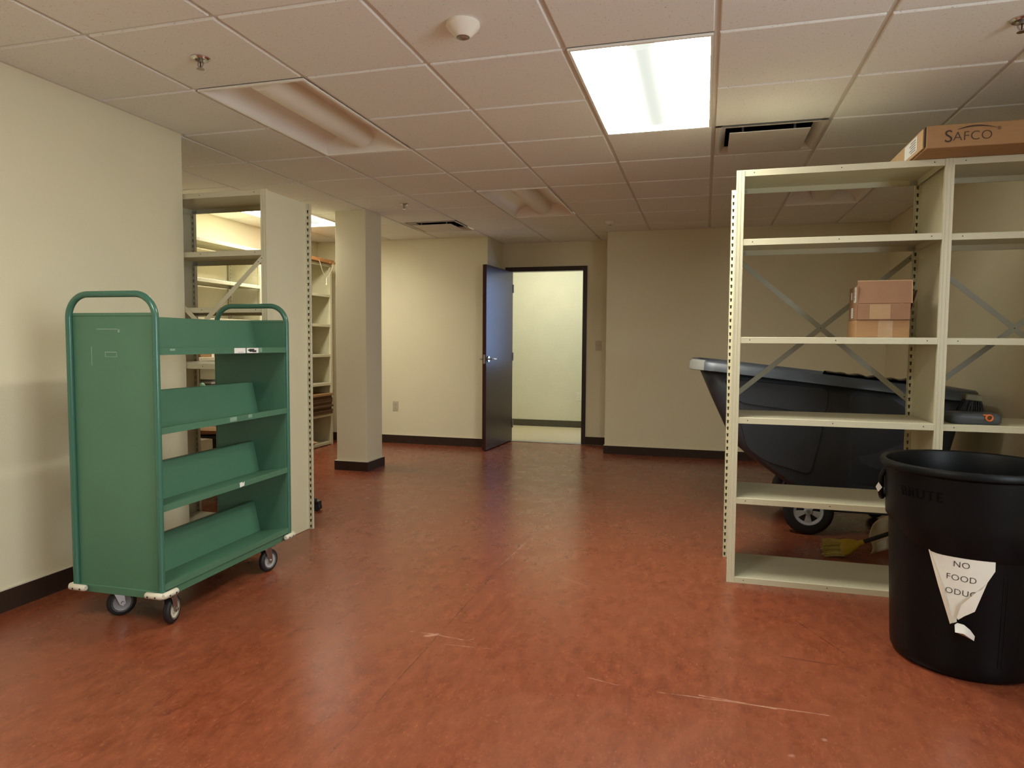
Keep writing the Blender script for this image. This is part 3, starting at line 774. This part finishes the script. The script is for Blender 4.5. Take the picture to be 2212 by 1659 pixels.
# ------------------------------------------------------------------ black round trash can
TC = Vector((1.591, .756, 0))
t = thing('trash_can', 'round black lidless trash can with a torn paper notice, by the right shelves', 'trash can', TC)
prof = [(0, .0), (.215, .0), (.238, .006), (.249, .022), (.252, .06), (.262, .30), (.270, .50)]
up_ = [(.2845, .575), (.287, .66), (.290, .738)]
rimp = [(.300, .742), (.308, .748), (.310, .762), (.304, .772), (.296, .773), (.288, .768), (.284, .755)]
inn = [(.279, .70), (.270, .50), (.252, .10), (.240, .02), (0, .015)]
cn = MB(); n = 96
def shoulder(a):          # lower edge of the upper band: dips towards the front
    d = math.degrees(a) % 360
    q = (d-180) % 360
    dip = 0
    if q < 180:
        u = abs(q-90)/90.0
        dip = max(0, min(1, (1-u)*1.6))
    return .535-.075*(3*dip*dip-2*dip**3)
vs = []; rows = len(prof)+2+len(up_)+len(rimp)+len(inn)
for k in range(n):
    a = 2*math.pi*k/n; sh = shoulder(a)
    rows_ = list(prof[:-1])+[(.2605+(.270-.2605)*(sh-.27)/.23, sh-.012)]+[(.2700, sh-.004), (.283, sh+.014)]+up_+rimp+inn
    for r_, z_ in rows_: vs.append((r_*math.cos(a), r_*math.sin(a), z_))
m_ = rows
cn.add(vs, [(k*m_+i, ((k+1) % n)*m_+i, ((k+1) % n)*m_+i+1, k*m_+i+1) for k in range(n) for i in range(m_-1)])
obj('body', cn, 'can_black', t, smooth=40)
rb = MB()
for d in (-83, -80):
    a = R(d); rr = [(.2525, .07), (.262, .30), (.2665, .42)]
    rb.tube([(( r_+.0)*math.cos(a), (r_+.0)*math.sin(a), z_) for r_, z_ in rr], .0022, 6)
obj('rib', rb, 'can_black', t, smooth=50)
em, wd = text_mb('BRUTE', .052, lambda u, v: ((.2872+.0035*(v/.05)+.0015)*math.cos(R(-157)+u/.287), (.2872+.0035*(v/.05)+.0015)*math.sin(R(-157)+u/.287), .652+v), spacing=1.12)
obj('embossed_name', em, 'can_emboss', t)
for d in (160, -20):
    a = R(d); e = Vector((math.cos(a), math.sin(a), 0)); q = Vector((-math.sin(a), math.cos(a), 0))
    P = lambda rr, tt, z: tuple(e*rr+q*tt+Vector((0, 0, z)))
    h = MB().tube([P(.285, -.06, .715), P(.296, -.06, .69), P(.297, -.058, .62), P(.296, -.03, .60), P(.296, .03, .60), P(.297, .058, .62), P(.296, .06, .69), P(.285, .06, .715)], .0105, 10)
    ho = obj('handle', h, 'can_black', t, smooth=50)
    if d == 160:
        sc_ = Vector(P(.304, .062, .646))+Vector((-.33, -.94, 0))*.0125; sr_ = Vector((.94, -.33, 0))
        obj('sticker', MB().add([tuple(sc_+Vector((0, 0, .020))), tuple(sc_+sr_*.014), tuple(sc_-Vector((0, 0, .020))), tuple(sc_-sr_*.010)], [(0, 1, 2, 3)]), 'label_white', ho)

# torn paper notice taped to the can
def onc(deg, z, off=.003):
    rr = .2525+(.270-.2525)*max(0, (z-.06))/.44+off
    return (rr*math.cos(R(deg)), rr*math.sin(R(deg)), z)
def sheet(pts, off, n=10):
    """fan a polygon in (deg, z) onto the can wall, subdivided so it follows the curve"""
    b = bmesh.new(); f_ = b.faces.new([b.verts.new((p[0]/100, p[1], off[i] if isinstance(off, list) else off)) for i, p in enumerate(pts)])
    bmesh.ops.triangulate(b, faces=[f_])
    bmesh.ops.subdivide_edges(b, edges=b.edges[:], cuts=4, use_grid_fill=True)
    mb_ = MB(); vs_ = [onc(v.co.x*100, v.co.y, v.co.z) for v in b.verts]; b.verts.index_update()
    mb_.add(vs_, [tuple(v.index for v in f.verts) for f in b.faces]); b.free(); return mb_
main = sheet([(-133.7, .487), (-128, .4865), (-120, .4862), (-112, .486), (-104, .4858), (-97, .4858), (-90.0, .4858), (-89.7, .4264), (-94.3, .383), (-101.3, .273), (-107.9, .250), (-111.7, .232), (-112.7, .2396), (-112.6, .2219), (-116.9, .210), (-133.9, .4728)], .004)
ts = obj('paper_notice', main, 'paper_white', t, smooth=60); ts['label'] = 'torn white paper notice reading NO FOOD'
fl = sheet([(-133.8, .474), (-132.3, .4685), (-122.2, .348), (-115.0, .2242), (-116.9, .210), (-125.6, .343)], [.006, .007, .016, .014, .008, .009])
obj('folded_edge', fl, 'paper_back', ts, smooth=60)
fr_ = sheet([(-94.4, .3828), (-98.5, .3555), (-101.6, .346), (-110.0, .2925), (-112.6, .2396), (-111.7, .232), (-107.9, .250), (-101.3, .2729)], [.006, .012, .016, .018, .012, .008, .008, .007])
obj('folded_edge', fr_, 'paper_back', ts, smooth=60)
tn_ = MB()
tpts = [(-113.8, .2130, .012), (-112.1, .2215, .012), (-107.9, .2233, .022), (-104.1, .2111, .030), (-101.1, .1897, .028), (-101.3, .1701, .022), (-104.6, .1830, .032), (-107.9, .1936, .034), (-113.0, .1900, .026)]
tn_.add([onc(a, z, o_) for a, z, o_ in tpts], [(0, 1, 8), (1, 2, 7, 8), (2, 3, 6, 7), (3, 4, 5, 6)])
obj('torn_corner', tn_, 'label_white', ts, smooth=60)
t2 = MB().add([onc(a, z, o_) for a, z, o_ in ((-113.0, .19, .025), (-107.9, .1936, .033), (-104.6, .183, .031), (-101.3, .1701, .021), (-106.9, .1756, .006))], [(0, 1, 4), (1, 2, 4), (2, 3, 4)])
obj('torn_underside', t2, 'cardboard_edge', ts)
def line(txt, deg0, z0, size, slope, sp=1.0):
    obj('lettering', text_mb(txt, size, lambda u, v: onc(deg0+math.degrees(u/.262), z0+v+slope*u, .0052), None, sp, thin=.0003)[0], 'ink', ts)
line('NO', -116.6, .4255, .031, -.03, 1.06); line('FOOD', -120.9, .376, .031, -.03, 1.06); line('ODUC', -121.3, .324, .031, -.03, 1.06)
obj('tape', sheet([(-134.6, .500), (-89.0, .497), (-89.0, .486), (-134.6, .480)], .0025), 'can_emboss', t)

# ------------------------------------------------------------------ boxes on the right shelves
def open_box(t, w, d, h, mat='cardboard'):
    obj('carton', MB().box(-w/2, w/2, 0, d, 0, h), mat, t, bevel=.003)
t = thing('cardboard_box', 'long flat brown carton overhanging the top of the right shelves', 'box', (1.505, 1.181, 2.0795))
cb = MB().box(0, .92, 0, .62, 0, .098)
ct = obj('carton', cb, 'cardboard', t, bevel=.004)
fl = MB().box(-.010, -.002, .02, .60, .006, .092)
obj('end_flap', fl, 'cardboard_edge', t, bevel=.002)
obj('flap_gap', MB().box(-.003, .0005, .006, .020, .010, .094), 'hole_black', t)
lb = MB().box(-.0112, -.0102, .10, .30, .020, .085); obj('shipping_label', lb, 'label_white', t)
lt = MB().mat(0)
for i in range(5): lt.box(-.0118, -.0113, .12, .20+.02*(i % 2), .028+i*.011, .031+i*.011)
obj('label_print', lt, 'ink_brown', t)
lg = MB(); FS = lambda u, v: (.068+u, -.0012, .022+v)
_, wS = text_mb('S', .074, FS, lg)
text_mb('AFCO', .055, lambda u, v: (.068+wS[1]+.002+u, -.0012, .026+v), lg, spacing=1.05, thin=.0007)
text_mb('\u00ae', .020, lambda u, v: (.268+u, -.0012, .062+v), lg)
ap = [(.118+.147*i/14, .066+.020*math.sin(math.pi*(.12+.74*i/14))-.002*i/14) for i in range(15)]
aw = [.0008+.0026*math.sin(math.pi*(i/14)**.8) for i in range(15)]
lg.add([(x_, -.0012, z_+w_) for (x_, z_), w_ in zip(ap, aw)]+[(x_, -.0012, z_-w_) for (x_, z_), w_ in zip(ap, aw)], [(i, i+1, 15+i+1, 15+i) for i in range(14)])
obj('logo', lg, 'ink_brown', t)

t = thing('cardboard_box', 'lower of two small brown cartons on the middle right shelf, closed with clear tape', 'box', (1.412, 1.412, 1.2558), 0, 'small cartons on the middle shelf')
obj('carton', MB().box(-.117, .117, 0, .21, 0, .084), 'cardboard', t, bevel=.003)
obj('tape', MB().box(-.020, .044, -.0008, .0, .001, .080).box(-.020, .044, 0, .2, .0843, .0848), 'tape_clear', t)
t = thing('cardboard_box', 'upper small brown carton with raised front flap and white labels', 'box', (1.412, 1.405, 1.3404), R(-1.5), 'small cartons on the middle shelf')
w2 = .116
sh = MB()
sh.box(-w2, w2, 0, .22, 0, .003).box(-w2, w2, 0, .004, 0, .078).box(-w2, -w2+.004, 0, .22, 0, .165).box(w2-.004, w2, 0, .22, 0, .078).box(-w2, w2, .216, .22, 0, .165)
obj('carton', sh, 'cardboard_pink', t, bevel=.0015)
M = Matrix.Translation((0, .002, .078)) @ Matrix.Rotation(R(-7), 4, 'X')
ffl = MB().box(-w2+.002, w2+.006, -.002, .002, .001, .112, M); obj('flap', ffl, 'cardboard_pink', t, bevel=.001)
obj('flap_edge', MB().box(-w2+.002, w2+.006, -.0024, .0024, .109, .1125, M).box(w2+.0035, w2+.0065, -.0024, .0024, .001, .112, M), 'cardboard_edge', t)
M = Matrix.Translation((w2, .0, .02)) @ Matrix.Rotation(R(14), 4, 'Y')
obj('flap', MB().box(-.002, .002, .02, .20, .0, .125, M), 'cardboard_dark', t)
obj('tape', MB().box(-.060, .030, -.0007, -.0001, .004, .074), 'tape_clear', t)
for y0, y1, z0, z1 in ((.028, .085, .086, .160), (.10, .15, .012, .062), (.135, .17, .105, .14)):
    obj('label', MB().box(-w2-.0009, -w2-.0002, y0, y1, z0, z1), 'label_white', t)
bc = MB()
for i in range(11): bc.box(-w2-.0013, -w2-.001, .050+.0, .078, .092+i*.006, .092+i*.006+.002+.001*(i % 3))
for i in range(4): bc.box(-w2-.0013, -w2-.001, .115, .125, .020+i*.011, .024+i*.011)
obj('barcode', bc, 'ink', t)

# grey case with orange ring, and the brush behind it
t = thing('plastic_case', 'flat blue-grey plastic case with an orange ring lying on the right shelf', 'case', (1.835, 1.40, .8513), R(2))
def caseprof(x0, x1, y0, y1, r, z): return [(x, y, z) for x, y in rrect(x0, x1, y0, y1, r, 6)]
pl = MB(); rings = [caseprof(-.102, .092, .008, .152, .028, 0), caseprof(-.112, .100, .0, .160, .034, .012), caseprof(-.112, .100, 0, .160, .034, .038), caseprof(-.100, .090, .010, .150, .030, .050)]
n = len(rings[0])
pl.add([p for r_ in rings for p in r_], [(k*n+i, k*n+(i+1) % n, (k+1)*n+(i+1) % n, (k+1)*n+i) for k in range(3) for i in range(n)]+[tuple(range(n))[::-1], tuple(3*n+i for i in range(n))])
obj('case_body', pl, 'case_grey', t, smooth=50, bevel=.002)
rg = MB().tube([(.036+.0135*math.cos(R(20*i)), -.006, .033+.0135*math.sin(R(20*i))) for i in range(18)], .0042, 10, closed=True)
rg.box(.012, .028, -.005, .004, .043, .049)
obj('ring', rg, 'orange_plastic', t, smooth=60)
obj('ring_bore', MB().cyl((.036, -.004, .033), (.036, .002, .033), .011, 18), 'cardboard_dark', t)
t = thing('scrub_brush', 'dark bristle scrub brush standing behind the orange-ringed case', 'brush', (1.862, 1.62, .8513), R(0))
M = Matrix.Rotation(R(6), 4, 'Y')
obj('block', MB().box(-.040, .036, -.03, .03, .098, .128, M), 'brush_block', t, bevel=.006)
br = MB(); rr = random.Random(4)
for i in range(90):
    u, v = rr.uniform(-1, 1), rr.uniform(-1, 1)
    p0 = M @ Vector((u*.036, v*.026, .100)); p1 = Vector((u*.058-.004, v*.034, .002+.02*rr.random()**3))
    br.tube([p0, (p0+p1)/2+Vector((u*.006, 0, 0)), p1], [.0016, .0022, .0012], 5)
bo = obj('bristles', br, 'brush_black', t); bo['kind'] = 'stuff'

# ------------------------------------------------------------------ broom and dustpan on the floor
t = thing('broom', 'yellow-headed broom lying on the floor behind the right shelves', 'broom', (1.40, 1.985, 0))
bdir = Vector((.985, .10, .42)).normalized()
h0 = Vector((.085, .008, .098))
obj('handle', MB().tube([h0-bdir*.02, h0+bdir*.9], .0115, 12), 'brush_black', t, smooth=50)
obj('collar', MB().tube([h0-bdir*.030, h0+bdir*.002], [.016, .0145], 14), 'yellow_plastic', t, smooth=50)
hd = MB(); secs = []
axis = [(Vector((.062, .006, .086)), .017, .016), (Vector((.040, .004, .078)), .034, .022), (Vector((.0, .0, .066)), .048, .026), (Vector((-.035, -.003, .053)), .050, .028)]
tdir = (axis[0][0]-axis[-1][0]).normalized(); side = Vector((0, 1, 0)); nrm = tdir.cross(side).normalized()
for c_, a_, b_ in axis: secs.append([c_+nrm*a_*math.cos(2*math.pi*k/16)+side*b_*math.sin(2*math.pi*k/16) for k in range(16)])
hd.add([p for s in secs for p in s], [(i*16+k, i*16+(k+1) % 16, (i+1)*16+(k+1) % 16, (i+1)*16+k) for i in range(3) for k in range(16)]+[tuple(range(16)), tuple(48+k for k in range(16))])
obj('head', hd, 'yellow_plastic', t, smooth=45)
bs_ = MB(); rr = random.Random(9)
for i in range(130):
    u = rr.uniform(-1, 1); v = rr.uniform(-1, 1)
    p0 = axis[-1][0]+nrm*u*.044+side*v*.022+tdir*.012
    p1 = Vector((-.128+rr.uniform(-.012, .012)+abs(u)*.01, v*.034, .050+u*-.0+ (.042*u*(-1)) ))
    p1.z = max(.004, .048-nrm.z*0+(.044*u*(1 if nrm.z > 0 else -1)))
    bs_.tube([p0, (p0+p1)/2+Vector((0, 0, .004)), p1], [.0028, .0036, .0018], 5)
bo = obj('bristles', bs_, 'straw_yellow', t); bo['kind'] = 'stuff'

t = thing('dustpan', 'beige plastic dustpan standing on edge behind the black trash can', 'dustpan', (1.66, 2.07, 0), R(-12))
def panf(u, v):      # u along width (depth), v up
    x = -.125+.27*v; z = .001+.262*v-.02*u*0
    bow = .075*math.sin(math.pi*v)
    return (x*(.95)-bow*.9-.02*u, -.02+.24*u, z+.0)
pv = MB().grid(lambda u, v: (-.115+.21*u+.012*math.sin(6*v)-.0, .0+.05*math.sin(math.pi*u)+.03*v, max(.002, (.002+.235*v*(.55+.45*math.sqrt(max(0, 1-(1-min(1, u*1.25+.0))**2)))+.07*u*(1-v)))), 16, 10)
obj('pan', pv, 'pan_beige', t, smooth=60, solid=.004, fix=False)
obj('ribs', MB().tube([(-.10, -.004, .075), (.0, .04, .120), (.09, .05, .155)], .004, 8).tube([(-.02, .030, .03), (-.02, .045, .20)], .003, 8), 'pan_beige', t, smooth=60)
obj('handle', MB().tube([(.09, .05, .16), (.20, .05, .21), (.32, .05, .25)], [.014, .012, .014], 12), 'pan_beige', t, smooth=50)

# ------------------------------------------------------------------ things in the alcove
t = thing('wooden_board', 'orange wooden board resting on top of the alcove shelving by the column', 'board', (-3.66, 4.52, 2.1215), R(0))
M = Matrix.Rotation(R(0), 4, 'X')
obj('plank', MB().box(-.22, .055, -.46, .455, .003, .042), 'wood_orange', t, bevel=.006)
obj('batten', MB().box(-.20, .062, .35, .47, -.0, .022), 'wood_orange', t, bevel=.003)
cdp = [(.068, .40, .012), (.070, .39, -.03), (.072, .345, -.10), (.073, .29, -.155), (.073, .245, -.175)]
obj('cord', MB().tube(cdp, .0024, 8).tube([(.073, .245, -.175), (.074, .21, -.16), (.072, .16, -.10), (.070, .12, -.02), (.068, .10, .01)], .0024, 8).tube([(.073, .245, -.172), (.075, .243, -.20), (.075, .240, -.245)], [.005, .004, .0045], 8).tube([(.075, .240, -.240), (.075, .240, -.258)], .0085, 8), 'cord_white', t, smooth=60)
GRP = 'flattened cartons stacked in the alcove shelving'
z = .3745; rr = random.Random(3)
proto = None
for k in range(9):
    h = .027
    yR = 4.955+rr.uniform(-.008, .024)
    xF = -3.632+rr.uniform(-.012, .020)
    nm = 'topmost' if k == 8 else 'lowest' if k == 0 else None
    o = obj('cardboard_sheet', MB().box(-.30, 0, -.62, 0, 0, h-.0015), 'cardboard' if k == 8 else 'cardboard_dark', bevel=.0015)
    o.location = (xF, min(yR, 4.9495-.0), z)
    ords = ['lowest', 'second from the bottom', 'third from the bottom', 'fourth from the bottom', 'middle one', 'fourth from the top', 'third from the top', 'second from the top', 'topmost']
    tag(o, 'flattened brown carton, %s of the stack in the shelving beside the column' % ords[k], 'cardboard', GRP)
    z += h
def blob(u, v):
    a = 2*math.pi*u; b = math.pi*(v-.5)
    q = 1+.10*math.sin(3*a+5*v)+.06*math.sin(7*a+3*v)
    return (.10*q*math.cos(b)*math.cos(a), .13*q*math.cos(b)*math.sin(a), .075+.0735*math.sin(b))
o = obj('cloth_bundle', MB().grid(blob, 24, 14), 'cloth_lilac', smooth=60); o.location = (-3.73, 4.50, .0412)
tag(o, 'pale lilac cloth bundle on the bottom alcove shelf beside the column', 'bundle')

# items on the alcove shelves seen through the green cart
z = .7385
for k in range(4):
    t = thing('book', 'dark book, %s of four stacked in the alcove behind the green cart' % ['lowest', 'second lowest', 'second highest', 'topmost'][k], 'book', (-3.665+.008*(k % 2), 3.005+.006*k, z), R(2*k-3), 'dark books stacked in the alcove')
    hh = .030
    obj('cover', MB().box(-.30, 0, -.11, .11, 0, .004).box(-.30, 0, -.11, .11, hh-.004, hh).box(-.30, 0, .106, .11, 0, hh), 'book_black', t)
    obj('pages', MB().box(-.296, -.004, -.106, .106, .004, hh-.004), 'page_white', t)
    z += hh+.0003
o = obj('glass_ornament', MB().grid(lambda u, v: (.028*math.cos(2*math.pi*u)*math.sin(math.pi*v)**.7, .036*math.sin(2*math.pi*u)*math.sin(math.pi*v)**.7, (.055+.054*-math.cos(math.pi*v))), 20, 12), 'green_white', smooth=60); o.location = (-3.62-.0, 2.83, .7383)
o.location = (-3.685, 2.835, .7387)
tag(o, 'small green and white ornament beside the dark stacked books', 'ornament')
t = thing('cardboard_box', 'tan carton on the alcove shelf above the dark books', 'box', (-3.80, 2.98, 1.0722))
obj('carton', MB().box(-.12, .12, -.16, .16, 0, .10), 'cardboard', t, bevel=.002)
obj('tape', MB().box(.1202, .1208, -.02, .01, .0, .10), 'label_white', t)
t = thing('cardboard_box', 'brown carton standing at the left of the dark books', 'box', (-3.85, 2.815, .7383))
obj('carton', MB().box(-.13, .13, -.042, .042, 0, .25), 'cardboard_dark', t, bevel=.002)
obj('tape', MB().box(.1302, .1308, -.012, .012, .0, .25), 'tape_clear', t)

def office_chair(label, loc, rotz, seatz, sw):
    t = thing('office_chair', label, 'chair', loc, rotz, 'office chairs in the alcove')
    seat = MB().grid(lambda u, v: ((u-.5)*2*sw*(1-.12*(2*v-1)**2), (v-.5)*.46, seatz+.03*math.sin(math.pi*u)**.4*math.sin(math.pi*v)**.4), 16, 14)
    seat.grid(lambda u, v: ((u-.5)*2*sw*(1-.12*(2*v-1)**2), (v-.5)*.46, seatz-.05*math.sin(math.pi*u)**.3*math.sin(math.pi*v)**.3), 16, 14)
    obj('seat', seat, 'seat_fabric', t, smooth=60, fix=False)
    obj('seat_pan', MB().box(-sw*.7, sw*.7, -.18, .18, seatz-.07, seatz-.045), 'brush_black', t, bevel=.01)
    obj('backrest', MB().grid(lambda u, v: ((u-.5)*.40*(1-.2*(2*v-1)**2), .25+.02*math.cos(math.pi*(u-.5))*-1, seatz+.14+.36*v), 12, 12), 'seat_fabric', t, smooth=60, solid=.05)
    obj('back_post', MB().tube([(0, .10, seatz-.06), (0, .24, seatz-.05), (0, .275, seatz+.05), (0, .275, seatz+.25)], .018, 10), 'brush_black', t, smooth=60)
    obj('gas_column', MB().cyl((0, 0, .10), (0, 0, seatz-.05), .025, 16), 'brush_black', t, smooth=50)
    for k in range(5):
        a = R(72*k); e = Vector((math.cos(a), math.sin(a), 0))
        lg_ = obj('base_leg', MB().tube([Vector((0, 0, .115)), e*.15+Vector((0, 0, .10)), e*.29+Vector((0, 0, .075))], [.028, .022, .016], 10), 'brush_black', t, smooth=60)
        q = Vector((-e.y, e.x, 0)); c0 = e*.30
        cm = MB().cyl(c0+q*.008+Vector((0, 0, .0255)), c0+q*.026+Vector((0, 0, .0255)), .025, 18).cyl(c0-q*.008+Vector((0, 0, .0255)), c0-q*.026+Vector((0, 0, .0255)), .025, 18)
        cm.box(c0.x-.02, c0.x+.02, c0.y-.02, c0.y+.02, .040, .072)
        obj('twin_caster', cm, 'tyre_black', lg_, smooth=40)
    return t
office_chair('office chair with a tan seat, seen through the gaps of the green cart', (-3.05, 2.22, 0), R(-90), .555, .25)
office_chair('office chair behind the left shelving, only one black twin caster peeking out', (-2.368, 2.02, 0), R(81.6), .48, .21)

# ------------------------------------------------------------------ lamp of the corridor beyond the door
t = thing('corridor_light', 'flat bright ceiling light in the corridor beyond the open door', 'ceiling light', (-1.45, 6.45, 2.70))
obj('frame', MB().box(-.62, .62, -.32, .32, -.02, -.001), 'fixture_white', t)
obj('glow_sheet', MB().box(-.60, .60, -.30, .30, -.026, -.0205), 'corridor_glow', t)
